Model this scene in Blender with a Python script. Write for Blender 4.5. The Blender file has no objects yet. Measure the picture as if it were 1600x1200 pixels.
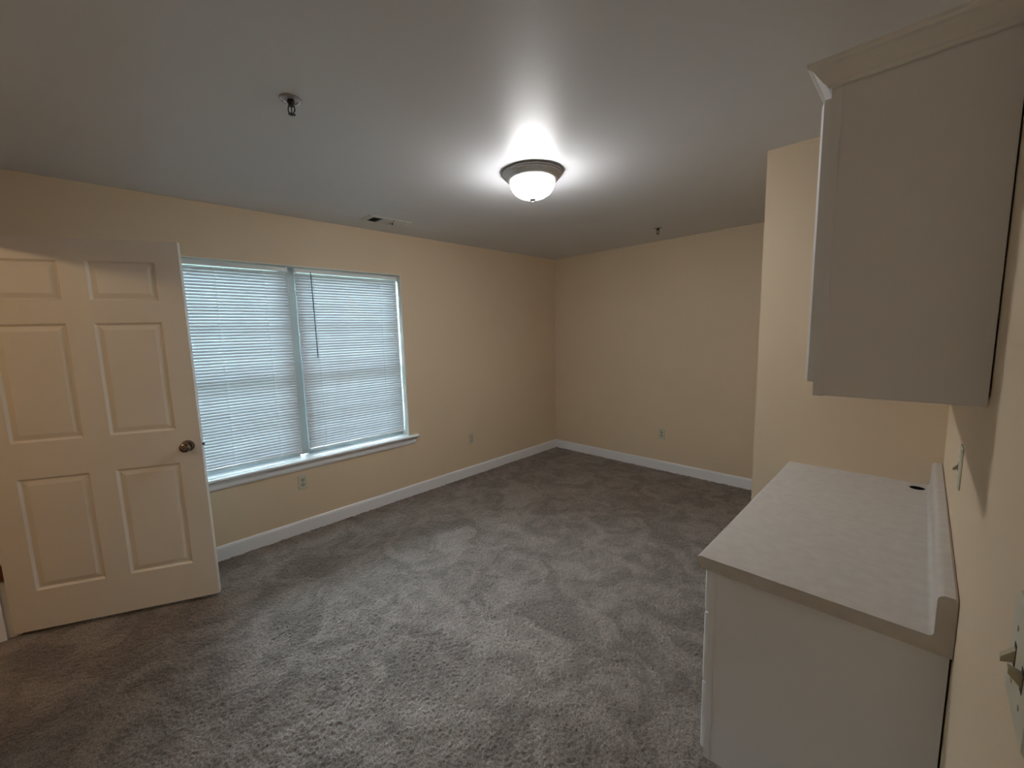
import bpy, math, random
import numpy as np
from mathutils import Vector, Matrix

random.seed(4)
scene = bpy.context.scene
col = scene.collection

# ------------------------------------------------------------------ camera
CAM = (3.4269, -4.2659, 1.5437)
YAW, PITCH, ROLL, FPX = 0.7819, -0.1248, -0.0261, 648.66
cyw, syw, cp, sp = math.cos(YAW), math.sin(YAW), math.cos(PITCH), math.sin(PITCH)
F = Vector((-syw * cp, cyw * cp, sp)); R0 = Vector((cyw, syw, 0)); U0 = R0.cross(F)
cr, sr = math.cos(ROLL), math.sin(ROLL)
R = cr * R0 + sr * U0; U = -sr * R0 + cr * U0
cam_data = bpy.data.cameras.new('camera')
cam = bpy.data.objects.new('camera', cam_data); col.objects.link(cam)
cam.matrix_world = Matrix(((R.x, U.x, -F.x, CAM[0]), (R.y, U.y, -F.y, CAM[1]), (R.z, U.z, -F.z, CAM[2]), (0, 0, 0, 1)))
cam_data.sensor_width = 36.0; cam_data.sensor_fit = 'HORIZONTAL'
cam_data.lens = FPX / 1600 * 36.0
cam_data.clip_start = 0.01
scene.camera = cam

# ------------------------------------------------------------------ light and exposure
SKY_COL, SKY_STR = (0.74, 0.885, 1.0), 74.0
LAMP_COL, LAMP_STR = (1.0, 0.985, 0.98), 52.0
HALL_COL, HALL_W = (1.0, 0.69, 0.37), 13.0
scene.view_settings.view_transform = 'Standard'
scene.view_settings.look = 'None'
scene.view_settings.gamma = 1.0
scene.view_settings.use_curve_mapping = False
scene.view_settings.exposure = 0.55
scene.cycles.max_bounces = 11
scene.cycles.diffuse_bounces = 6
scene.cycles.transmission_bounces = 8
scene.cycles.transparent_max_bounces = 12
scene.cycles.sample_clamp_indirect = 4.0

world = bpy.data.worlds.new('overcast_sky'); scene.world = world
world.use_nodes = True
wn = world.node_tree.nodes
wn['Background'].inputs[0].default_value = (*SKY_COL, 1)
wn['Background'].inputs[1].default_value = SKY_STR

hall_light = bpy.data.lights.new('hall_lamp', 'POINT')
hall_light.energy = HALL_W; hall_light.color = HALL_COL; hall_light.shadow_soft_size = 0.05
hl = bpy.data.objects.new('hall_lamp', hall_light); col.objects.link(hl)
hl.location = (1.50, -5.86, 2.385)

portal = bpy.data.lights.new('window_portal', 'AREA')
portal.shape = 'RECTANGLE'; portal.size = 1.80; portal.size_y = 1.48
portal.cycles.is_portal = True
po = bpy.data.objects.new('window_portal', portal); col.objects.link(po)
po.location = (-0.215, -3.127, 1.34)
po.rotation_euler = (0, math.radians(-90), 0)   # shines towards +x

# ------------------------------------------------------------------ measures
H = 2.44          # ceiling
W = 3.5246        # right wall
YF = -4.70        # door wall, room side
YFB = -4.815      # door wall, hall side
YH = -6.60        # end of the hall
PX, PY = 2.7819, -1.6893   # corner of the closet block
WY0, WY1, WZ0, WZ1 = -4.035, -2.219, 0.592, 2.084   # window opening
YM = -3.127       # mullion centre
DX0, DX1, DZ1 = 0.075, 1.005, 2.095                 # doorway

# ------------------------------------------------------------------ mesh helpers
class MB:
    def __init__(s): s.v = []; s.f = []; s.smooth = False
    def add(s, vs, fs):
        n = len(s.v); s.v += [tuple(v) for v in vs]; s.f += [tuple(i + n for i in f) for f in fs]; return s
    def box(s, x0, x1, y0, y1, z0, z1):
        vs = [(x, y, z) for z in (z0, z1) for y in (y0, y1) for x in (x0, x1)]
        return s.add(vs, [(0, 2, 3, 1), (4, 5, 7, 6), (0, 1, 5, 4), (2, 6, 7, 3), (0, 4, 6, 2), (1, 3, 7, 5)])
    def bbox(s, x0, x1, y0, y1, z0, z1, b=0.002):
        """box with chamfered edges: three stacked shells per axis joined by convex hull of 24 points"""
        vs = []
        for ix, x in enumerate((x0, x1)):
            for iy, y in enumerate((y0, y1)):
                for iz, z in enumerate((z0, z1)):
                    sx = b if ix == 0 else -b; sy = b if iy == 0 else -b; sz = b if iz == 0 else -b
                    vs += [(x, y + sy, z + sz), (x + sx, y, z + sz), (x + sx, y + sy, z)]
        def i(ix, iy, iz, k): return (ix * 4 + iy * 2 + iz) * 3 + k
        fs = []
        fs.append((i(0,0,0,0), i(0,0,1,0), i(0,1,1,0), i(0,1,0,0))); fs.append((i(1,0,0,0), i(1,1,0,0), i(1,1,1,0), i(1,0,1,0)))
        fs.append((i(0,0,0,1), i(1,0,0,1), i(1,0,1,1), i(0,0,1,1))); fs.append((i(0,1,0,1), i(0,1,1,1), i(1,1,1,1), i(1,1,0,1)))
        fs.append((i(0,0,0,2), i(0,1,0,2), i(1,1,0,2), i(1,0,0,2))); fs.append((i(0,0,1,2), i(1,0,1,2), i(1,1,1,2), i(0,1,1,2)))
        for a in (0, 1):
            for c in (0, 1):
                e = (i(a,c,0,0), i(a,c,0,1), i(a,c,1,1), i(a,c,1,0)); fs.append(e if (a + c) % 2 else e[::-1])
                e = (i(a,0,c,0), i(a,0,c,2), i(a,1,c,2), i(a,1,c,0)); fs.append(e if (a + c) % 2 == 0 else e[::-1])
                e = (i(0,a,c,1), i(0,a,c,2), i(1,a,c,2), i(1,a,c,1)); fs.append(e if (a + c) % 2 else e[::-1])
        for a in (0, 1):
            for c in (0, 1):
                for d in (0, 1):
                    t = (i(a,c,d,0), i(a,c,d,1), i(a,c,d,2)); fs.append(t if (a + c + d) % 2 else t[::-1])
        return s.add(vs, fs)
    def prism(s, prof, a, b, axis='y'):
        """closed profile of (p, q) points extruded from a to b. axis y: (x, z); axis x: (y, z); axis z: (x, y)"""
        n = len(prof); vs = []
        for t in (a, b):
            for p, q in prof:
                vs.append({'y': (p, t, q), 'x': (t, p, q), 'z': (p, q, t)}[axis])
        fs = [(i, (i + 1) % n, n + (i + 1) % n, n + i) for i in range(n)]
        fs += [tuple(range(n - 1, -1, -1)), tuple(range(n, 2 * n))]
        return s.add(vs, fs)
    def lathe(s, prof, c, n=48, flute=0.0, nf=24):
        """profile of (r, z) from top to bottom around the vertical axis through c"""
        vs = []; fs = []
        for r, z in prof:
            for k in range(n):
                a = 2 * math.pi * k / n
                rr = r * (1 + flute * math.cos(nf * a))
                vs.append((c[0] + rr * math.cos(a), c[1] + rr * math.sin(a), c[2] + z))
        for j in range(len(prof) - 1):
            for k in range(n):
                fs.append((j * n + k, (j + 1) * n + k, (j + 1) * n + (k + 1) % n, j * n + (k + 1) % n))
        fs.append(tuple(range(n))); fs.append(tuple(reversed(range((len(prof) - 1) * n, len(prof) * n))))
        return s.add(vs, fs)
    def tube(s, pts, r, n=8):
        pts = [Vector(p) for p in pts]; vs = []; fs = []
        for i, p in enumerate(pts):
            t = (pts[min(i + 1, len(pts) - 1)] - pts[max(i - 1, 0)]).normalized()
            up = Vector((0, 0, 1)) if abs(t.z) < 0.9 else Vector((1, 0, 0))
            a = t.cross(up).normalized(); b = t.cross(a)
            for k in range(n):
                q = 2 * math.pi * k / n
                vs.append(p + r * (math.cos(q) * a + math.sin(q) * b))
        for i in range(len(pts) - 1):
            for k in range(n):
                fs.append((i * n + k, i * n + (k + 1) % n, (i + 1) * n + (k + 1) % n, (i + 1) * n + k))
        fs.append(tuple(range(n - 1, -1, -1))); fs.append(tuple(range((len(pts) - 1) * n, len(pts) * n)))
        return s.add(vs, fs)
    def mesh(s, name, mat, off=(0, 0, 0), smooth=False):
        me = bpy.data.meshes.new(name)
        me.from_pydata([(v[0] - off[0], v[1] - off[1], v[2] - off[2]) for v in s.v], [], s.f)
        import bmesh
        bm = bmesh.new(); bm.from_mesh(me); bmesh.ops.recalc_face_normals(bm, faces=bm.faces); bm.to_mesh(me); bm.free()
        me.materials.append(mat)
        if smooth:
            for p in me.polygons: p.use_smooth = True
            me.set_sharp_from_angle(angle=math.radians(38))
        me.update(); return me

def link(name, me, parent=None, loc=(0, 0, 0)):
    o = bpy.data.objects.new(name, me); col.objects.link(o); o.parent = parent; o.location = loc; return o
def tag(o, label=None, cat=None, group=None, kind=None):
    if label: o['label'] = label
    if cat: o['category'] = cat
    if group: o['group'] = group
    if kind: o['kind'] = kind
    return o
def root(name, loc, label=None, cat=None, group=None, kind=None, rz=0.0):
    o = bpy.data.objects.new(name, None); col.objects.link(o); o.location = loc; o.rotation_euler = (0, 0, rz)
    o.empty_display_size = 0.05
    return tag(o, label, cat, group, kind)
def part(name, mb, mat, parent, smooth=False, org=None):
    """mesh given in world coordinates (or local ones with org=(0,0,0)) under a parent that is not rotated"""
    if org is None:
        org = Vector((0, 0, 0)); p = parent
        while p is not None: org = org + p.location; p = p.parent
    return link(name, mb.mesh(name, mat, org, smooth), parent)
def single(name, mb, mat, base, smooth=False):
    return link(name, mb.mesh(name, mat, base, smooth), None, base)

# ------------------------------------------------------------------ materials
def mat_new(name):
    m = bpy.data.materials.new(name); m.use_nodes = True
    return m, m.node_tree.nodes, m.node_tree.links, m.node_tree.nodes['Principled BSDF']
def paint(name, c, rough=0.6, var=0.04, scale=3.0, bump=0.0, bscale=180.0, metal=0.0, spec=0.4, det=3.0):
    m, n, l, b = mat_new(name)
    tc = n.new('ShaderNodeTexCoord')
    nz = n.new('ShaderNodeTexNoise'); nz.inputs['Scale'].default_value = scale; nz.inputs['Detail'].default_value = det
    l.new(tc.outputs['Object'], nz.inputs['Vector'])
    rp = n.new('ShaderNodeValToRGB')
    rp.color_ramp.elements[0].position = 0.3; rp.color_ramp.elements[1].position = 0.7
    rp.color_ramp.elements[0].color = (*[x * (1 - var) for x in c], 1); rp.color_ramp.elements[1].color = (*[min(1, x * (1 + var)) for x in c], 1)
    l.new(nz.outputs['Fac'], rp.inputs['Fac']); l.new(rp.outputs['Color'], b.inputs['Base Color'])
    b.inputs['Roughness'].default_value = rough; b.inputs['Metallic'].default_value = metal
    b.inputs['Specular IOR Level'].default_value = spec
    if bump:
        n2 = n.new('ShaderNodeTexNoise'); n2.inputs['Scale'].default_value = bscale; n2.inputs['Detail'].default_value = 2
        l.new(tc.outputs['Object'], n2.inputs['Vector'])
        bp = n.new('ShaderNodeBump'); bp.inputs['Strength'].default_value = bump; bp.inputs['Distance'].default_value = 0.002
        l.new(n2.outputs['Fac'], bp.inputs['Height']); l.new(bp.outputs['Normal'], b.inputs['Normal'])
    return m

M_wall = paint('wall_paint', (0.685, 0.555, 0.395), 0.55, 0.02, 1.5, 0.12, 220)
M_ceil = paint('ceiling_paint', (0.67, 0.68, 0.70), 0.48, 0.015, 1.2, 0.05, 160, spec=0.6)
M_trim = paint('white_trim', (0.80, 0.81, 0.83), 0.4, 0.015, 4)
M_jamb = paint('reveal_paint', (0.76, 0.77, 0.72), 0.5, 0.02, 4)
M_door = paint('door_paint', (0.74, 0.71, 0.66), 0.42, 0.02, 2.5, 0.06, 90)
M_cab = paint('cabinet_white', (0.80, 0.81, 0.85), 0.45, 0.02, 2.0)
M_cabfront = paint('cabinet_front_white', (0.80, 0.80, 0.80), 0.4, 0.02, 3.0)
M_lam = paint('laminate', (0.54, 0.51, 0.475), 0.38, 0.06, 26, 0.0, det=8.0)
M_plate = paint('ivory_plastic', (0.55, 0.53, 0.42), 0.4, 0.02, 20)
M_toggle = paint('ivory_toggle', (0.45, 0.40, 0.28), 0.4, 0.02, 20)
M_slot = paint('slot_dark', (0.03, 0.025, 0.02), 0.7, 0.05, 20)
M_black = paint('dark_void', (0.006, 0.006, 0.006), 0.9, 0.05, 10)
M_nickel = paint('brushed_nickel', (0.52, 0.50, 0.48), 0.42, 0.06, 40, metal=1.0)
M_knob = paint('satin_nickel_knob', (0.26, 0.22, 0.18), 0.20, 0.05, 30, metal=1.0)
M_bronze = paint('antique_hinge', (0.22, 0.12, 0.07), 0.4, 0.1, 30, metal=0.9)
M_bolt = paint('latch_bolt', (0.05, 0.05, 0.055), 0.4, 0.05, 30, metal=0.6)
M_chrome = paint('sprinkler_chrome', (0.035, 0.03, 0.025), 0.4, 0.08, 60, metal=0.4)
M_esc = paint('sprinkler_plate', (0.42, 0.41, 0.40), 0.32, 0.03, 30, metal=0.5)
M_vent = paint('vent_enamel', (0.62, 0.61, 0.56), 0.45, 0.02, 10)
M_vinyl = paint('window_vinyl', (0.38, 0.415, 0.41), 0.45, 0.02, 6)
M_cord = paint('cord_white', (0.85, 0.86, 0.86), 0.7, 0.02, 60)
M_wand = paint('wand_grey', (0.16, 0.19, 0.22), 0.25, 0.03, 40)
M_lawn = paint('lawn', (0.10, 0.12, 0.085), 0.95, 0.4, 6)
M_head = paint('headrail_white', (0.74, 0.76, 0.78), 0.4, 0.01, 8)

def make_slat_mat():
    m, n, l, b = mat_new('blind_vinyl')
    out = n['Material Output']
    tc = n.new('ShaderNodeTexCoord'); nz = n.new('ShaderNodeTexNoise'); nz.inputs['Scale'].default_value = 9.0
    l.new(tc.outputs['Object'], nz.inputs['Vector'])
    rp = n.new('ShaderNodeValToRGB')
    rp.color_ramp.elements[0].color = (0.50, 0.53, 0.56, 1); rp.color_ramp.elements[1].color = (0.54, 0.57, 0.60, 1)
    l.new(nz.outputs['Fac'], rp.inputs['Fac']); l.new(rp.outputs['Color'], b.inputs['Base Color'])
    b.inputs['Roughness'].default_value = 0.45
    tr = n.new('ShaderNodeBsdfTranslucent'); l.new(rp.outputs['Color'], tr.inputs['Color'])
    mx = n.new('ShaderNodeMixShader'); mx.inputs[0].default_value = 0.008
    l.new(b.outputs[0], mx.inputs[1]); l.new(tr.outputs[0], mx.inputs[2]); l.new(mx.outputs[0], out.inputs['Surface'])
    return m
M_slat = make_slat_mat()

def make_glass():
    m, n, l, b = mat_new('window_glass')
    b.inputs['Base Color'].default_value = (0.93, 0.97, 0.96, 1)
    b.inputs['Roughness'].default_value = 0.0
    out = n['Material Output']
    tr = n.new('ShaderNodeBsdfTransparent'); tr.inputs[0].default_value = (0.93, 0.97, 0.97, 1)
    gl = n.new('ShaderNodeBsdfGlossy'); gl.inputs['Roughness'].default_value = 0.02
    lw = n.new('ShaderNodeFresnel'); lw.inputs['IOR'].default_value = 1.45
    mx = n.new('ShaderNodeMixShader')
    l.new(lw.outputs[0], mx.inputs[0]); l.new(tr.outputs[0], mx.inputs[1]); l.new(gl.outputs[0], mx.inputs[2])
    l.new(mx.outputs[0], out.inputs['Surface'])
    return m
M_glass = make_glass()

def make_lampglass():
    m, n, l, b = mat_new('lit_frosted_glass')
    b.inputs['Base Color'].default_value = (0.9, 0.9, 0.88, 1)
    b.inputs['Roughness'].default_value = 0.3
    tc = n.new('ShaderNodeTexCoord'); nz = n.new('ShaderNodeTexNoise'); nz.inputs['Scale'].default_value = 14.0
    l.new(tc.outputs['Object'], nz.inputs['Vector'])
    rp = n.new('ShaderNodeValToRGB')
    rp.color_ramp.elements[0].color = (*[c * 0.94 for c in LAMP_COL], 1); rp.color_ramp.elements[1].color = (*LAMP_COL, 1)
    l.new(nz.outputs['Fac'], rp.inputs['Fac']); l.new(rp.outputs['Color'], b.inputs['Emission Color'])
    # glow graded by height, dimmed towards the rim to hold back the ceiling halo
    sx_ = n.new('ShaderNodeSeparateXYZ'); l.new(tc.outputs['Object'], sx_.inputs[0])
    mr = n.new('ShaderNodeMapRange')
    mr.interpolation_type = 'SMOOTHSTEP'
    mr.inputs['From Min'].default_value = 0.118; mr.inputs['From Max'].default_value = 0.035
    mr.inputs['To Min'].default_value = 0.05 * LAMP_STR; mr.inputs['To Max'].default_value = 1.75 * LAMP_STR
    l.new(sx_.outputs['Z'], mr.inputs['Value']); l.new(mr.outputs[0], b.inputs['Emission Strength'])
    return m
M_lamp = make_lampglass()

def make_carpet():
    m, n, l, b = mat_new('carpet_pile')
    tc = n.new('ShaderNodeTexCoord')
    # footprints and vacuum marks: sheen of leaning pile put into the colour as patches
    wv = n.new('ShaderNodeTexNoise'); wv.inputs['Scale'].default_value = 4.2; wv.inputs['Detail'].default_value = 5.0
    wv.inputs['Roughness'].default_value = 0.62; wv.inputs['Distortion'].default_value = 1.1
    l.new(tc.outputs['Object'], wv.inputs['Vector'])
    r1 = n.new('ShaderNodeValToRGB')
    r1.color_ramp.elements[0].position = 0.41; r1.color_ramp.elements[1].position = 0.60
    r1.color_ramp.elements[0].color = (0.138, 0.109, 0.088, 1); r1.color_ramp.elements[1].color = (0.236, 0.196, 0.166, 1)
    l.new(wv.outputs['Fac'], r1.inputs['Fac'])
    # single yarn ends
    vz = n.new('ShaderNodeTexNoise'); vz.inputs['Scale'].default_value = 185.0; vz.inputs['Detail'].default_value = 2.0
    l.new(tc.outputs['Object'], vz.inputs['Vector'])
    r2 = n.new('ShaderNodeValToRGB')
    r2.color_ramp.elements[0].position = 0.3; r2.color_ramp.elements[1].position = 0.7
    r2.color_ramp.elements[0].color = (0.42, 0.42, 0.42, 1); r2.color_ramp.elements[1].color = (1.45, 1.43, 1.41, 1)
    l.new(vz.outputs['Fac'], r2.inputs['Fac'])
    mx = n.new('ShaderNodeMix'); mx.data_type = 'RGBA'; mx.blend_type = 'MULTIPLY'; mx.inputs['Factor'].default_value = 1.0
    l.new(r1.outputs['Color'], mx.inputs[6]); l.new(r2.outputs['Color'], mx.inputs[7])
    l.new(mx.outputs[2], b.inputs['Base Color'])
    b.inputs['Roughness'].default_value = 0.72; b.inputs['Specular IOR Level'].default_value = 0.30
    b.inputs['Sheen Weight'].default_value = 0.35; b.inputs['Sheen Roughness'].default_value = 0.5
    return m
M_carpet = make_carpet()

# ================================================================== the setting
def struct(name, mb, mat, base=(0, 0, 0), label=None, smooth=False):
    o = single(name, mb, mat, base, smooth); tag(o, label, None, None, 'structure'); return o

# floor: carpet with real tuft relief over the room, coarse under the hall
def make_floor():
    step = 0.0046
    nx = int(W / step) + 1; ny = int(-YF / step) + 1
    xs = np.linspace(0.0, W, nx); ys = np.linspace(YF, 0.0, ny)
    rng = np.random.default_rng(7)
    def sm(a, k):
        for _ in range(k):
            a = (a + np.roll(a, 1, 0) + np.roll(a, -1, 0) + np.roll(a, 1, 1) + np.roll(a, -1, 1)) / 5.0
        return a / a.std()
    z = 0.0014 * rng.standard_normal((ny, nx)) + 0.0017 * sm(rng.standard_normal((ny, nx)), 1)
    z += 0.0007 * sm(rng.standard_normal((ny, nx)), 30)
    z = np.clip(z, -0.007, 0.0045) - 0.0038
    gx, gy = np.meshgrid(xs, ys)
    gx = gx + np.clip(0.0010 * rng.standard_normal((ny, nx)), -0.0018, 0.0018); gy = gy + np.clip(0.0010 * rng.standard_normal((ny, nx)), -0.0018, 0.0018)
    v = np.stack([gx, gy, z], -1).reshape(-1, 3).astype(np.float32)
    i = np.arange(ny * nx).reshape(ny, nx)
    q = np.stack([i[:-1, :-1], i[:-1, 1:], i[1:, 1:], i[1:, :-1]], -1).reshape(-1, 4)
    # hall strip and outer skirt
    ex = np.array([[-0.35, YH, -0.0035], [W + 0.3, YH, -0.0035], [W + 0.3, YF + 0.002, -0.0035], [-0.35, YF + 0.002, -0.0035],
                   [-0.35, YH - 0.1, -0.12], [W + 0.3, YH - 0.1, -0.12], [W + 0.3, 0.15, -0.12], [-0.35, 0.15, -0.12]], np.float32)
    b = len(v); v = np.concatenate([v, ex])
    q = np.concatenate([q, np.array([[b, b + 1, b + 2, b + 3], [b + 4, b + 7, b + 6, b + 5]])])
    me = bpy.data.meshes.new('floor')
    me.vertices.add(len(v)); me.vertices.foreach_set('co', v.ravel())
    me.loops.add(q.size); me.loops.foreach_set('vertex_index', q.ravel().astype(np.int32))
    me.polygons.add(len(q)); me.polygons.foreach_set('loop_start', np.arange(0, q.size, 4, dtype=np.int32))
    me.polygons.foreach_set('use_smooth', np.ones(len(q), bool))
    me.materials.append(M_carpet); me.update(calc_edges=True)
    o = link('floor', me); tag(o, 'taupe cut-pile carpet with worn trodden patches and pile-lean sheen in its colour', None, None, 'structure')
make_floor()

struct('ceiling', MB().box(-0.35, W + 0.3, YH - 0.1, 0.15, H, H + 0.12), M_ceil, label='flat white painted ceiling')

# window wall with its opening, in the plane x = 0
T = 0.20
mb = MB()
mb.box(-T, 0, YH, WY0, -0.12, H).box(-T, 0, WY1, 0.15, -0.12, H).box(-T, 0, WY0, WY1, -0.12, WZ0 - 0.02).box(-T, 0, WY0, WY1, WZ1, H)
struct('wall_left', mb, M_wall, label='beige wall with the window in it')
struct('wall_back', MB().box(0, W + 0.15, 0, 0.12, -0.12, H), M_wall, label='plain beige far wall')
struct('wall_right', MB().box(W, W + 0.12, YH, 0, -0.12, H), M_wall, label='beige wall behind the counter and upper cabinet')
struct('wall_closet', MB().box(PX, W, PY, 0, -0.05, H), M_wall, label='beige closet block jutting out at the end of the counter')
mb = MB()
mb.box(0, DX0 - 0.02, YFB, YF, -0.05, H).box(DX1 + 0.02, W, YFB, YF, -0.05, H).box(DX0 - 0.02, DX1 + 0.02, YFB, YF, DZ1 + 0.02, H)
struct('wall_front', mb, M_wall, label='beige wall with the open doorway')
struct('wall_hall', MB().box(-0.15, W + 0.12, YH - 0.1, YH, -0.05, H), M_wall, label='beige wall across the hall beyond the door')

# baseboards
BH, BT = 0.102, 0.013
def bprof(sgn): return [(0, -0.02), (sgn * BT, -0.02), (sgn * BT, BH - 0.018), (sgn * BT * 0.75, BH - 0.006), (sgn * BT * 0.35, BH), (0, BH)]
struct('baseboard_left', MB().prism(bprof(1), YF + 0.0, 0.0, 'y'), M_trim, label='white baseboard under the window')
struct('baseboard_back', MB().prism(bprof(-1), 0.0, PX, 'x'), M_trim, label='white baseboard along the far wall')
mb = MB().prism([(PX + p, q) for p, q in bprof(-1)], PY, 0.0, 'y')
struct('baseboard_closet', mb, M_trim, label='white baseboard on the closet block')
mb = MB().prism([(W + p, q) for p, q in bprof(-1)], YF, -2.97, 'y')
struct('baseboard_right', mb, M_trim, label='white baseboard on the switch wall')
mb = MB().prism([(YF + p, q) for p, q in bprof(1)], DX1 + 0.09, W, 'x')
struct('baseboard_front', mb, M_trim, label='white baseboard beside the doorway')

# doorway jambs, stops and casing
tr = root('trim_1', (DX0, YF, 0), 'white door frame of the open doorway', kind='structure')
part('jamb', MB().box(DX0 - 0.02, DX0, YFB, YF, -0.01, DZ1 + 0.02), M_trim, tr)
part('jamb', MB().box(DX1, DX1 + 0.02, YFB, YF, -0.01, DZ1 + 0.02), M_trim, tr)
part('head_jamb', MB().box(DX0, DX1, YFB, YF, DZ1, DZ1 + 0.02), M_trim, tr)
part('door_stop', MB().box(DX0, DX0 + 0.012, -4.775, -4.738, -0.01, DZ1), M_trim, tr)
part('door_stop', MB().box(DX1 - 0.012, DX1, -4.775, -4.738, -0.01, DZ1), M_trim, tr)
part('door_stop', MB().box(DX0 + 0.012, DX1 - 0.012, -4.775, -4.738, DZ1 - 0.012, DZ1), M_trim, tr)
part('casing', MB().bbox(DX0 - 0.062, DX0 - 0.006, YF, YF + 0.014, -0.01, DZ1 + 0.062, 0.004), M_trim, tr)
part('casing', MB().bbox(DX1 + 0.006, DX1 + 0.062, YF, YF + 0.014, -0.01, DZ1 + 0.062, 0.004), M_trim, tr)
part('casing', MB().bbox(DX0 - 0.006, DX1 + 0.006, YF, YF + 0.014, DZ1 + 0.006, DZ1 + 0.062, 0.004), M_trim, tr)

# ------------------------------------------------------------------ window
XF = -0.105    # room face of the window frame
win = root('window_1', (0, YM, WZ0), 'white double window of two double-hung units behind blinds', kind='structure')
for y0, y1 in ((WY0 - 0.0, WY0 + 0.006), (WY1 - 0.006, WY1)):
    part('side_jamb', MB().box(XF - 0.09, 0.0005, y0, y1, WZ0, WZ1), M_jamb, win)
part('head_jamb', MB().box(XF - 0.09, 0.0005, WY0 + 0.006, WY1 - 0.006, WZ1 - 0.006, WZ1), M_jamb, win)
part('mullion', MB().bbox(XF - 0.09, XF + 0.012, YM - 0.033, YM + 0.033, WZ0 + 0.012, WZ1 - 0.006, 0.003), M_vinyl, win)
# stool with a rounded nose, apron below
nose = [(XF - 0.09, WZ0 - 0.022), (0.036, WZ0 - 0.022)] + [(0.036 + 0.011 * math.cos(a), WZ0 - 0.011 + 0.011 * math.sin(a)) for a in np.linspace(-1.2, 1.2, 7)] + [(0.036, WZ0), (XF - 0.09, WZ0)]
mbs = MB().prism(nose, WY0, WY1, 'y')
n2 = [(0.0, WZ0 - 0.022)] + nose[1:-1] + [(0.0, WZ0)]
mbs.prism(n2, WY1, WY1 + 0.082, 'y').prism(n2, WY0 - 0.082, WY0, 'y')
part('window_stool', mbs, M_trim, win)
part('apron', MB().prism([(0, WZ0 - 0.084), (0.011, WZ0 - 0.084), (0.016, WZ0 - 0.070), (0.016, WZ0 - 0.022), (0, WZ0 - 0.022)], WY0 - 0.06, WY1 + 0.06, 'y'), M_trim, win)
for u0, u1 in ((WY0 + 0.006, YM - 0.033), (YM + 0.033, WY1 - 0.006)):
    zt, zb, zm = WZ1 - 0.006, WZ0, 1.262
    f = 0.018
    fr = MB().box(XF - 0.09, XF, u0, u0 + f, zb, zt).box(XF - 0.09, XF, u1 - f, u1, zb, zt)
    fr.box(XF - 0.09, XF, u0 + f, u1 - f, zt - f, zt).box(XF - 0.09, XF, u0 + f, u1 - f, zb, zb + 0.042)
    part('window_frame', fr, M_vinyl, win)
    for lo in (True, False):
        xa, xb = (XF - 0.098, XF - 0.036) if lo else (XF - 0.084, XF - 0.062)
        za, zc = (zb + 0.042, zm + 0.02) if lo else (zm - 0.02, zt - f)
        ya, yb = u0 + f, u1 - f; s_ = 0.030
        sm_ = MB().box(xa, xb, ya, ya + s_, za, zc).box(xa, xb, yb - s_, yb, za, zc).box(xa, xb, ya + s_, yb - s_, za, za + s_).box(xa, xb, ya + s_, yb - s_, zc - s_, zc)
        sash = part('sash', sm_, M_vinyl, win)
        xm = (xa + xb) / 2
        part('pane', MB().box(xm - 0.002, xm + 0.002, ya + s_, yb - s_, za + s_, zc - s_), M_glass, sash)
        for k in (1, 2):
            yy = ya + (yb - ya) * k / 3
            part('muntin', MB().box(xm + 0.002, xm + 0.007, yy - 0.007, yy + 0.007, za + s_, zc - s_), M_vinyl, sash)
        zz = (za + zc) / 2
        part('muntin', MB().box(xm + 0.007, xm + 0.012, ya + s_, yb - s_, zz - 0.007, zz + 0.007), M_vinyl, sash)

# lawn outside
lawn = struct('ground', MB().box(-40, -0.5, -30, 25, -0.75, -0.6), M_lawn, label='lawn outside the window')

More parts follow.
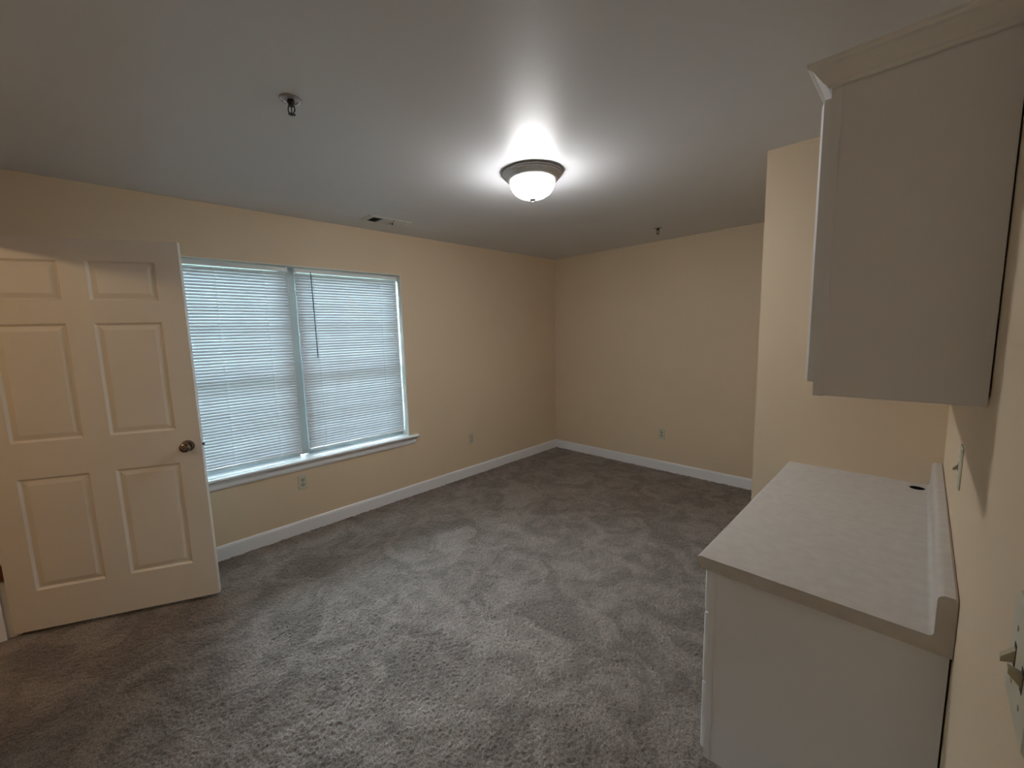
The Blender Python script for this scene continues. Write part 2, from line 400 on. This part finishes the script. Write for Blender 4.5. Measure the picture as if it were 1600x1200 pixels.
# ------------------------------------------------------------------ blinds
XB = -0.068      # centre line of the slats
def blind(y0, y1, label, wand_y, zbot, ladders):
    r = root('mini_blind', (XB, (y0 + y1) / 2, zbot), label, 'blind')
    part('headrail', MB().bbox(XB - 0.014, XB + 0.014, y0, y1, WZ1 - 0.042, WZ1 - 0.010, 0.003), M_head, r)
    n, w, tilt = 65, 0.0255, math.radians(68)
    ztop = WZ1 - 0.060
    L = y1 - y0 - 0.006
    # one slat, crowned: outer edge up, room edge down
    prof = []
    K = 4
    for k in range(K + 1):
        t = -0.5 + k / K
        h = 0.0018 * (1 - (2 * t) ** 2)
        a, b = t * w, h
        prof.append((a * math.cos(tilt) + b * math.sin(tilt), -a * math.sin(tilt) + b * math.cos(tilt)))
    vs = [(p, s * L / 2, q) for s in (-1, 1) for p, q in prof]
    fs = [(k, k + 1, K + 2 + k, K + 1 + k) for k in range(K)]
    me = MB().add(vs, fs).mesh('slat', M_slat, smooth=True)
    zb = zbot + 0.026
    for k in range(n):
        z = ztop + (zb - ztop) * k / (n - 1)
        o = link('slat', me, r, (0, 0.0006 * math.sin(k * 2.1), z - zbot))
        o.rotation_euler = (0.0012 * math.sin(k * 1.7 + y0), 0.03 * math.sin(k * 0.9 + y1), 0)
    part('bottom_rail', MB().bbox(XB - 0.012, XB + 0.012, y0 + 0.002, y1 - 0.002, zbot, zbot + 0.014, 0.003), M_head, r)
    for yy in ladders:
        c = MB().tube([(XB + 0.0135, yy, WZ1 - 0.042), (XB + 0.0135, yy, zbot + 0.014)], 0.0013, 6)
        part('ladder_cord', c, M_cord, r)
        part('cord_button', MB().bbox(XB + 0.010, XB + 0.0145, yy - 0.020, yy + 0.020, zbot + 0.001, zbot + 0.009, 0.001), M_cord, r)
    if wand_y is not None:
        part('tilt_wand', MB().tube([(XB + 0.016, wand_y, WZ1 - 0.034), (XB + 0.020, wand_y + 0.001, WZ1 - 0.06), (XB + 0.021, wand_y + 0.004, 1.375)], 0.0042, 8), M_wand, r, smooth=True)
    part('mounting_bracket', MB().bbox(XB - 0.017, XB + 0.017, y0 - 0.003, y0 + 0.010, WZ1 - 0.046, WZ1 - 0.0065, 0.001), M_head, r)
    part('mounting_bracket', MB().bbox(XB - 0.017, XB + 0.017, y1 - 0.010, y1 + 0.003, WZ1 - 0.046, WZ1 - 0.0065, 0.001), M_head, r)
    return r
blind(WY0 + 0.012, -3.155, 'white mini blind partly hidden behind the open door', None, 0.628, [-3.90, -3.62, -3.315])
blind(-3.100, WY1 - 0.012, 'white mini blind with a dark tilt wand beside bare wall', -2.985, 0.632, [-2.965, -2.40])

# ------------------------------------------------------------------ the open six-panel door
HX, HY = 0.103, -4.710
DXE, DYE = 0.491, -3.8736
DW = 0.922; DZ0, DZT = 0.020, 2.076
ang = math.atan2(DYE - HY, DXE - HX)
door = root('door_1', (HX, HY, 0), 'cream six-panel door standing open in front of the window', kind='structure', rz=ang)
# local frame: x along the door, y = 0 the face seen, y = +TD the far face
TD = 0.035
OFF = 0.025   # measured distances start at the stop, the slab at the hinge
sx = [0.0, 0.140 - OFF, 0.432 - OFF, 0.543 - OFF, 0.836 - OFF, DW]
sz = [DZ0, 0.240, 0.850, 1.042, 1.646, 1.762, 1.966, DZT]
slab = MB()
holes = [(sx[a], sx[a + 1], sz[b], sz[b + 1]) for a in (1, 3) for b in (1, 3, 5)]
for i in range(5):
    for j in range(7):
        if i in (1, 3) and j in (1, 3, 5): continue
        slab.box(sx[i], sx[i + 1], 0, TD, sz[j], sz[j + 1])
def weld(me):
    import bmesh
    bm = bmesh.new(); bm.from_mesh(me)
    bmesh.ops.remove_doubles(bm, verts=bm.verts, dist=1e-5)
    seen = {}
    for f in bm.faces: seen.setdefault(tuple(sorted(v.index for v in f.verts)), []).append(f)
    kill = [f for fs in seen.values() if len(fs) > 1 for f in fs]
    bmesh.ops.delete(bm, geom=kill, context='FACES')
    bmesh.ops.recalc_face_normals(bm, faces=bm.faces); bm.to_mesh(me); bm.free()
sl = part('slab', slab, M_door, door, org=(0, 0, 0)); weld(sl.data)
def panel(x0, x1, z0, z1):
    vs = []; fs = []
    rings = [(0.0, 0.0), (0.010, 0.009), (0.014, 0.0095), (0.036, 0.0035), (0.039, 0.003)]
    for side in (0, 1):
        base = len(vs)
        for ins, dep in rings:
            y = dep if side == 0 else TD - dep
            vs += [(x0 + ins, y, z0 + ins), (x1 - ins, y, z0 + ins), (x1 - ins, y, z1 - ins), (x0 + ins, y, z1 - ins)]
        for k in range(len(rings) - 1):
            for c in range(4):
                a, b = base + k * 4 + c, base + k * 4 + (c + 1) % 4
                fs.append((a, b, b + 4, a + 4))
        e = base + (len(rings) - 1) * 4
        fs.append((e, e + 1, e + 2, e + 3))
    return MB().add(vs, fs)
for h in holes: part('panel', panel(*h), M_door, door, org=(0, 0, 0))
# knob: rose and ball on the face seen, another on the far face
def lathe_y(prof, cx, cz, n=32):
    vs = []; fs = []
    for r, y in prof:
        for k in range(n):
            a = 2 * math.pi * k / n
            vs.append((cx + r * math.cos(a), y, cz + r * math.sin(a)))
    for j in range(len(prof) - 1):
        for k in range(n): fs.append((j * n + k, j * n + (k + 1) % n, (j + 1) * n + (k + 1) % n, (j + 1) * n + k))
    fs.append(tuple(range(n))); fs.append(tuple(range((len(prof) - 1) * n, len(prof) * n)))
    return MB().add(vs, fs)
KX, KZ = 0.858, 0.945
kp = [(0.012, -0.008), (0.013, -0.022), (0.019, -0.030), (0.0255, -0.039), (0.0275, -0.048), (0.026, -0.056), (0.020, -0.061), (0.009, -0.063)]
rp_ = [(0.032, 0.0), (0.033, -0.003), (0.031, -0.007), (0.020, -0.010), (0.012, -0.011)]
kn = part('knob', lathe_y(kp, KX, KZ), M_knob, door, True, org=(0, 0, 0))
part('rose', lathe_y(rp_, KX, KZ), M_knob, kn, True, org=(0, 0, 0))
part('privacy_button', lathe_y([(0.0055, -0.0625), (0.0055, -0.0655), (0.004, -0.0665)], KX, KZ, 16), M_bolt, kn, True, org=(0, 0, 0))
kn2 = part('knob', lathe_y([(r, TD - y) for r, y in kp], KX, KZ), M_knob, door, True, org=(0, 0, 0))
part('rose', lathe_y([(r, TD - y) for r, y in rp_], KX, KZ), M_knob, kn2, True, org=(0, 0, 0))
lt = part('latch_plate', MB().box(DW, DW + 0.0012, 0.005, 0.030, KZ - 0.029, KZ + 0.029), M_head, door, org=(0, 0, 0))
part('latch_bolt', MB().prism([(DW + 0.0012, 0.011), (DW + 0.0135, 0.011), (DW + 0.0135, 0.014), (DW + 0.0012, 0.024)], KZ - 0.0075, KZ + 0.0075, 'z'), M_bolt, lt, org=(0, 0, 0))
for hz in (0.365, 1.05, 1.83):
    hg = part('hinge', MB().bbox(-0.0505, -0.0005, 0.004, 0.008, hz - 0.045, hz + 0.045, 0.0008), M_bronze, door, org=(0, 0, 0))
    part('hinge_pin', MB().tube([(-0.004, TD + 0.004, hz - 0.047), (-0.004, TD + 0.004, hz + 0.047)], 0.005, 10), M_bronze, hg, True, org=(0, 0, 0))

# ------------------------------------------------------------------ base cabinet and countertop
CF, CE, CH, CT = 2.9525, -2.9612, 0.8153, 0.040
BX0 = 2.9865            # face of the face frame
BY0, BY1 = -2.940, -2.470
bc = root('base_cabinet', (3.25, -2.7, 0), 'white drawer base cabinet under the near end of the counter', 'cabinet')
ZB = 0.085
side = [(BX0 + 0.019, ZB), (BX0 + 0.075, ZB), (BX0 + 0.075, -0.006), (W - 0.004, -0.006), (W - 0.004, CH - CT), (BX0 + 0.019, CH - CT)]
part('side_panel', MB().prism(side, BY0 + 0.0015, BY0 + 0.0165, 'y'), M_cab, bc)
part('side_panel', MB().prism(side, BY1 - 0.0165, BY1 - 0.0015, 'y'), M_cab, bc)
ff = MB().box(BX0, BX0 + 0.019, BY0, BY0 + 0.038, ZB, CH - CT).box(BX0, BX0 + 0.019, BY1 - 0.038, BY1, ZB, CH - CT)
ff.box(BX0, BX0 + 0.019, BY0 + 0.038, BY1 - 0.038, ZB, ZB + 0.03).box(BX0, BX0 + 0.019, BY0 + 0.038, BY1 - 0.038, CH - CT - 0.03, CH - CT)
part('face_frame', ff, M_cab, bc)
part('toe_kick', MB().box(BX0 + 0.076, BX0 + 0.090, BY0 + 0.0165, BY1 - 0.0165, -0.006, ZB), M_cab, bc)
part('bottom_panel', MB().box(BX0 + 0.019, W - 0.02, BY0 + 0.0165, BY1 - 0.0165, ZB, ZB + 0.012), M_cab, bc)
part('back_panel', MB().box(W - 0.018, W - 0.009, BY0 + 0.0165, BY1 - 0.0165, ZB, CH - CT), M_cab, bc)
for z0, z1 in ((0.612, 0.761), (0.357, 0.606), (0.106, 0.351)):
    x1 = BX0 - 0.001; x0 = x1 - 0.018; y0, y1 = BY0 + 0.012, BY1 - 0.012; e = 0.008
    m_ = MB(); vs = []
    for x, i_ in ((x1, 0.0), (x0 + 0.006, 0.0), (x0, e)):
        vs += [(x, y0 + i_ * 1.3, z0 + i_), (x, y1 - i_ * 1.3, z0 + i_), (x, y1 - i_ * 1.3, z1 - i_), (x, y0 + i_ * 1.3, z1 - i_)]
    fs = [(0, 1, 2, 3), (8, 9, 10, 11)] + [(k * 4 + c, k * 4 + (c + 1) % 4, k * 4 + 4 + (c + 1) % 4, k * 4 + 4 + c) for k in (0, 1) for c in range(4)]
    part('drawer_front', m_.add(vs, fs), M_cabfront, bc)
BSX, BZ = 3.490, 0.9217
ct = root('countertop', (3.24, -2.32, CH - CT), 'grey-beige laminate countertop with raised backsplash', 'countertop')
def counter_profile():
    pr = [(CF + 0.006, CH - CT)]
    pr += [(CF + 0.012 - 0.012 * math.cos(a), CH - 0.012 + 0.012 * math.sin(a)) for a in np.linspace(-0.3, math.pi / 2, 8)]
    pr += [(BSX - 0.010 + 0.010 * math.sin(a), CH + 0.010 - 0.010 * math.cos(a)) for a in np.linspace(0, math.pi / 2, 6)]
    pr += [(BSX + 0.014 - 0.014 * math.cos(a), BZ - 0.014 + 0.014 * math.sin(a)) for a in np.linspace(0, math.pi / 2, 7)]
    pr += [(W - 0.006, BZ), (W - 0.001, BZ - 0.005), (W - 0.001, CH - CT)]
    return pr
pr = counter_profile()
# worktop mesh with a round grommet hole through it
GX, GY, GR = 3.450, -1.772, 0.026
def worktop():
    m = MB()
    a, b = CE + 0.0012, PY - 0.001
    flat0 = 8; flat1 = 9      # indices of the two profile points that bound the flat top
    n = len(pr)
    vs = [(p, t, q) for t in (a, b) for p, q in pr]
    fs = [(i, (i + 1) % n, n + (i + 1) % n, n + i) for i in range(n) if i not in (flat0, n - 1)]
    fs += [tuple(range(n - 1, -1, -1)), tuple(range(n, 2 * n))]
    m.add(vs, fs)
    # flat top and underside, each with the hole
    x0, x1 = pr[flat0][0], pr[flat1][0]
    for z, xa, xb in ((CH, x0, x1), (CH - CT, pr[0][0], W - 0.001)):
        s = 0.036
        gx0, gx1, gy0, gy1 = GX - s, min(GX + s, xb - 0.0005), GY - s, GY + s
        def quad(p0, p1, q0, q1): m.add([(p0, q0, z), (p1, q0, z), (p1, q1, z), (p0, q1, z)], [(0, 1, 2, 3)])
        quad(xa, gx0, a, b); quad(gx1, xb, a, b); quad(gx0, gx1, a, gy0); quad(gx0, gx1, gy1, b)
        N = 32; vs = []; 
        for k in range(N):
            an = 2 * math.pi * k / N; c, s_ = math.cos(an), math.sin(an)
            t = min(abs((gx1 - GX if c > 0 else GX - gx0) / c) if abs(c) > 1e-9 else 9, abs(s / s_) if abs(s_) > 1e-9 else 9)
            vs += [(GX + GR * c, GY + GR * s_, z), (GX + t * c, GY + t * s_, z)]
        m.add(vs, [(2 * k, 2 * k + 1, 2 * ((k + 1) % N) + 1, 2 * ((k + 1) % N)) for k in range(N)])
        cs = [(gx1, gy1), (gx0, gy1), (gx0, gy0), (gx1, gy0)]
        for cx_, cy_ in cs:   # corners left over by the fan
            an = math.atan2(cy_ - GY, cx_ - GX) % (2 * math.pi); k = int(an / (2 * math.pi) * N) % N
            m.add([vs[2 * k + 1], (cx_, cy_, z), vs[2 * ((k + 1) % N) + 1]], [(0, 1, 2)])
    N = 32; vs = [(GX + GR * math.cos(2 * math.pi * k / N), GY + GR * math.sin(2 * math.pi * k / N), z) for z in (CH - CT, CH) for k in range(N)]
    m.add(vs, [(k, (k + 1) % N, N + (k + 1) % N, N + k) for k in range(N)])
    return m
part('worktop', worktop(), M_lam, ct, True)
# far end carried by a panel against the closet block
part('support_panel', MB().prism(side, PY - 0.020, PY - 0.002, 'y'), M_cab, bc)
part('end_cap', MB().prism(pr, CE, CE + 0.0011, 'y'), M_lam, ct)
zg = CH - CT + 0.001
part('grommet', MB().lathe([(0.0005, zg + 0.001), (GR - 0.002, zg + 0.001), (GR - 0.002, CH - 0.0008), (GR - 0.0004, CH - 0.0008), (GR - 0.0004, zg), (0.0005, zg)], (GX, GY, 0), 32), M_black, ct)

# ------------------------------------------------------------------ upper cabinet
UX, UY, UZ, UZT = 3.2468, -3.0728, 1.3768, 2.062
UB = PY - 0.002
uc = root('upper_cabinet', (3.39, (UY + UB) / 2, UZ), 'white wall cabinet with crown moulding above the counter', 'cabinet')
part('side_panel', MB().box(UX + 0.019, W - 0.003, UY + 0.0015, UY + 0.017, UZ, UZT), M_cab, uc)
part('side_panel', MB().box(UX + 0.019, W - 0.003, UB - 0.017, UB - 0.0015, UZ, UZT), M_cab, uc)
part('bottom_panel', MB().box(UX + 0.019, W - 0.003, UY + 0.017, UB - 0.017, UZ + 0.012, UZ + 0.026), M_cab, uc)
part('top_panel', MB().box(UX + 0.019, W - 0.003, UY + 0.017, UB - 0.017, UZT - 0.016, UZT), M_cab, uc)
part('back_panel', MB().box(W - 0.010, W - 0.001, UY + 0.017, UB - 0.017, UZ + 0.026, UZT - 0.016), M_cab, uc)
ff = MB().box(UX, UX + 0.019, UY, UY + 0.038, UZ - 0.001, UZT).box(UX, UX + 0.019, UB - 0.038, UB, UZ - 0.001, UZT)
ff.box(UX, UX + 0.019, UY + 0.038, UB - 0.038, UZ - 0.001, UZ + 0.037).box(UX, UX + 0.019, UY + 0.038, UB - 0.038, UZT - 0.07, UZT)
part('face_frame', ff, M_cab, uc)
nd = 3; dw = (UB - UY - 0.024 - 0.006 * (nd - 1)) / nd
for k in range(nd):
    y0 = UY + 0.012 + k * (dw + 0.006); y1 = y0 + dw; z0, z1 = UZ + 0.030, 2.036
    x1 = UX - 0.001; x0 = x1 - 0.019; e = 0.010
    vs = []
    for x, i_ in ((x1, 0.0), (x0 + 0.006, 0.0), (x0, e)):
        vs += [(x, y0 + i_ * 1.3, z0 + i_), (x, y1 - i_ * 1.3, z0 + i_), (x, y1 - i_ * 1.3, z1 - i_), (x, y0 + i_ * 1.3, z1 - i_)]
    fs = [(0, 1, 2, 3), (8, 9, 10, 11)] + [(q * 4 + c, q * 4 + (c + 1) % 4, q * 4 + 4 + (c + 1) % 4, q * 4 + 4 + c) for q in (0, 1) for c in range(4)]
    part('cabinet_door', MB().add(vs, fs), M_cabfront, uc)
# crown: profile of (out, z), mitred round the near front corner
cprof = [(0.0, 2.050), (0.006, 2.051), (0.009, 2.057), (0.013, 2.060), (0.028, 2.080), (0.031, 2.085), (0.038, 2.088), (0.041, 2.093), (0.041, 2.099), (0.0, 2.099)]
def crown():
    vs = []; n = len(cprof)
    for o_, z in cprof: vs.append((UX - o_, UB, z))
    for o_, z in cprof: vs.append((UX - o_, UY - o_, z))
    for o_, z in cprof: vs.append((W - 0.002, UY - o_, z))
    fs = []
    for s in (0, 1):
        for k in range(n): fs.append((s * n + k, s * n + (k + 1) % n, (s + 1) * n + (k + 1) % n, (s + 1) * n + k))
    fs += [tuple(range(n)), tuple(range(2 * n, 3 * n))]
    return MB().add(vs, fs)
# the side return sits 2.5 cm higher than the door rail: the part below is the face frame
part('crown_moulding', crown(), M_cabfront, uc)

# ------------------------------------------------------------------ ceiling lamp
LC = (1.775, -2.395, 0)
lamp = root('ceiling_light', (LC[0], LC[1], 2.28), 'lit flush-mount ceiling light with nickel rim and glass bowl', 'ceiling light')
part('rim', MB().lathe([(0.168, H + 0.001), (0.172, H - 0.006), (0.172, H - 0.014), (0.166, H - 0.018), (0.166, H - 0.022), (0.161, H - 0.028), (0.151, H - 0.036), (0.148, H - 0.041), (0.142, H - 0.046), (0.136, H - 0.050), (0.128, H - 0.050), (0.126, H - 0.030)], LC, 64), M_nickel, lamp, True)
bowl = [(0.1255, H - 0.046), (0.1275, H - 0.058), (0.124, H - 0.074), (0.114, H - 0.096), (0.098, H - 0.115), (0.075, H - 0.130), (0.046, H - 0.140), (0.014, H - 0.144)]
part('glass_bowl', MB().lathe(bowl, LC, 144, 0.006, 24), M_lamp, lamp, True)
part('finial', MB().lathe([(0.012, H - 0.142), (0.020, H - 0.145), (0.019, H - 0.149), (0.010, H - 0.154), (0.005, H - 0.157), (0.006, H - 0.160), (0.003, H - 0.163)], LC, 24), M_nickel, lamp, True)

# ------------------------------------------------------------------ sprinklers
def sprinkler(c, label):
    x, y = c
    r = root('fire_sprinkler', (x, y, 2.38), label, 'sprinkler')
    part('escutcheon', MB().lathe([(0.039, H), (0.039, H - 0.003), (0.034, H - 0.006), (0.025, H - 0.007), (0.024, H - 0.004), (0.014, H - 0.004)], (x, y, 0), 40), M_esc, r, True)
    part('body', MB().lathe([(0.013, H - 0.004), (0.013, H - 0.013), (0.010, H - 0.016), (0.010, H - 0.024)], (x, y, 0), 20), M_chrome, r, True)
    arms = MB(); d = Vector((math.cos(0.75), math.sin(0.75), 0))
    for s in (-1, 1):
        p = Vector((x, y, 0)) + d * 0.010 * s
        q = Vector((x, y, 0)) + d * 0.0125 * s
        e = Vector((x, y, 0)) + d * 0.004 * s
        arms.tube([(p.x, p.y, H - 0.022), (q.x, q.y, H - 0.032), (q.x, q.y, H - 0.042), (e.x, e.y, H - 0.052)], 0.0022, 8)
    part('frame_arms', arms, M_chrome, r, True)
    part('glass_bulb', MB().tube([(x, y, H - 0.022), (x, y, H - 0.050)], 0.0018, 8), M_chrome, r, True)
    n = 16; vs = []; fs = []
    rr = [0.006, 0.013]
    for z in (H - 0.0525, H - 0.0545):
        for k in range(n * 2):
            a = math.pi * k / n
            rad = 0.0135 if k % 2 else 0.0105
            vs.append((x + rad * math.cos(a), y + rad * math.sin(a), z))
    m2 = 2 * n
    fs = [(k, (k + 1) % m2, m2 + (k + 1) % m2, m2 + k) for k in range(m2)] + [tuple(range(m2)), tuple(range(m2, 2 * m2))]
    part('deflector', MB().add(vs, fs).lathe([(0.005, H - 0.0545), (0.004, H - 0.058)], (x, y, 0), 12), M_chrome, r)
sprinkler((1.655, -3.632), 'pendant fire sprinkler on the ceiling nearest the camera, above the door side')
sprinkler((1.650, -0.558), 'small pendant fire sprinkler on the ceiling near the far wall')

# ------------------------------------------------------------------ ceiling vent
vx0, vx1, vy0, vy1 = 0.243, 0.428, -2.694, -2.336
vt = root('ceiling_vent', ((vx0 + vx1) / 2, (vy0 + vy1) / 2, 2.43), 'white three-way ceiling air register near the window', 'vent')
ix0, ix1, iy0, iy1 = vx0 + 0.026, vx1 - 0.030, vy0 + 0.040, vy1 - 0.036
fr = MB(); vs = []
for xo, yo, z in ((0, 0, H), (0.004, 0.004, H - 0.004), (0.022, 0.030, H - 0.009)):
    vs += [(vx0 + xo, vy0 + yo, z), (vx1 - xo, vy0 + yo, z), (vx1 - xo, vy1 - yo, z), (vx0 + xo, vy1 - yo, z)]
vs += [(ix0, iy0, H - 0.009), (ix1, iy0, H - 0.009), (ix1, iy1, H - 0.009), (ix0, iy1, H - 0.009), (ix0, iy0, H - 0.0005), (ix1, iy0, H - 0.0005), (ix1, iy1, H - 0.0005), (ix0, iy1, H - 0.0005)]
fs = [(k * 4 + c, k * 4 + (c + 1) % 4, k * 4 + 4 + (c + 1) % 4, k * 4 + 4 + c) for k in range(4) for c in range(4)]
part('register_frame', fr.add(vs, fs), M_vent, vt)
part('duct_opening', MB().box(ix0 + 0.0005, ix1 - 0.0005, iy0 + 0.0005, iy1 - 0.0005, H - 0.0012, H - 0.0004), M_black, vt)  # flat black sheet, the shade inside the duct put into colour
sec = [iy0, iy0 + 0.080, iy0 + 0.178, iy1]
for k in (1, 2):
    part('divider', MB().box(ix0, ix1, sec[k] - 0.002, sec[k] + 0.002, H - 0.010, H - 0.0015), M_vent, vt)
for k in range(9):      # middle and far vanes show their faces, the near ones are coloured black as duct shade
    t = 0.010 + 0.0158 * k
    for a, b, sgn in ((sec[1] + 0.002, sec[2] - 0.002, 1), (sec[2] + 0.002, sec[3] - 0.001, 1)):
        if ix0 + t + 0.012 > ix1: continue
        x = ix0 + t - 0.008
        part('vane', MB().prism([(x, H - 0.0095), (x + 0.001, H - 0.0098), (x + 0.015, H - 0.0022), (x + 0.014, H - 0.0018)], a, b, 'y'), M_vent, vt)
for k in range(4):
    y = sec[0] + 0.016 + 0.016 * k
    part('vane', MB().prism([(y, H - 0.0060), (y + 0.0006, H - 0.0060), (y - 0.0044, H - 0.0020), (y - 0.005, H - 0.0020)], ix0, ix1, 'x'), M_black, vt)
part('damper_lever', MB().bbox(0.325, 0.337, sec[2] + 0.012, sec[2] + 0.018, H - 0.020, H - 0.009, 0.001), M_chrome, vt)

# ------------------------------------------------------------------ outlets and switches (built in a local frame, +x out of the wall)
def plate_mesh(w, h, t=0.0055):
    vs = []
    for x, i_ in ((0.0, 0.0), (t * 0.45, 0.0), (t, 0.004)):
        vs += [(x, -w / 2 + i_, -h / 2 + i_), (x, w / 2 - i_, -h / 2 + i_), (x, w / 2 - i_, h / 2 - i_), (x, -w / 2 + i_, h / 2 - i_)]
    fs = [(0, 1, 2, 3), (8, 9, 10, 11)] + [(k * 4 + c, k * 4 + (c + 1) % 4, k * 4 + 4 + (c + 1) % 4, k * 4 + 4 + c) for k in (0, 1) for c in range(4)]
    return MB().add(vs, fs)
def outlet(loc, rz, label):
    r = root('wall_outlet', loc, label, 'outlet', rz=rz)
    z = (0, 0, 0)
    part('cover_plate', plate_mesh(0.070, 0.114), M_plate, r, org=z)
    for s in (-1, 1):
        zc = s * 0.0195
        pts = []
        for k in range(20):
            a = 2 * math.pi * k / 20
            pts.append((0.0172 * math.cos(a), zc + max(-0.0135, min(0.0135, 0.0172 * math.sin(a)))))
        rc = part('receptacle', MB().prism(pts, 0.0055, 0.0072, 'x'), M_toggle, r, org=z)
        part('slot', MB().box(0.0071, 0.0075, -0.0080, -0.0050, zc - 0.002, zc + 0.009), M_slot, rc, org=z)
        part('slot', MB().box(0.0071, 0.0075, 0.0050, 0.0080, zc - 0.001, zc + 0.008), M_slot, rc, org=z)
        part('ground_hole', MB().box(0.0071, 0.0075, -0.0030, 0.0030, zc - 0.0105, zc - 0.0050), M_slot, rc, org=z)
    part('screw', MB().prism([(0.0028 * math.cos(a), 0.0028 * math.sin(a)) for a in np.linspace(0, 2 * math.pi, 10, endpoint=False)], 0.0055, 0.0066, 'x'), M_slot, r, org=z)
outlet((0, -3.197, 0.406), 0, 'ivory wall outlet right below the window sill')
outlet((0, -1.463, 0.408), 0, 'ivory wall outlet between the window and the far corner')
outlet((1.466, 0, 0.401), -math.pi / 2, 'ivory wall outlet on the plain far wall')
def switch(loc, label, gangs):
    w = 0.070 + 0.046 * (len(gangs) - 1)
    r = root('light_switch', loc, label, 'light switch', rz=math.pi)
    z = (0, 0, 0)
    part('cover_plate', plate_mesh(w, 0.116, 0.006), M_plate, r, org=z)
    for i_, up in enumerate(gangs):
        yc = (i_ - (len(gangs) - 1) / 2) * 0.046
        s = 1 if up else -1
        part('toggle_slot', MB().box(0.0059, 0.0063, yc - 0.0055, yc + 0.0055, -0.0125, 0.0125), M_slot, r, org=z)
        part('toggle', MB().prism([(0.006, -0.007), (0.006, 0.007), (0.0160, s * 0.008 + 0.0030), (0.0160, s * 0.008 - 0.0030)], yc - 0.0042, yc + 0.0042, 'y'), M_toggle, r, org=z)
        for q in (-1, 1):
            part('screw', MB().prism([(yc + 0.003 * math.cos(a), q * 0.030 + 0.003 * math.sin(a)) for a in np.linspace(0, 2 * math.pi, 10, endpoint=False)], 0.006, 0.0068, 'x'), M_toggle, r, org=z)
switch((W, -2.606, 1.140), 'ivory single light switch on the wall above the counter backsplash', [False])
switch((W, -3.634, 1.190), 'ivory double light switch at the right edge nearest the camera', [False, True])
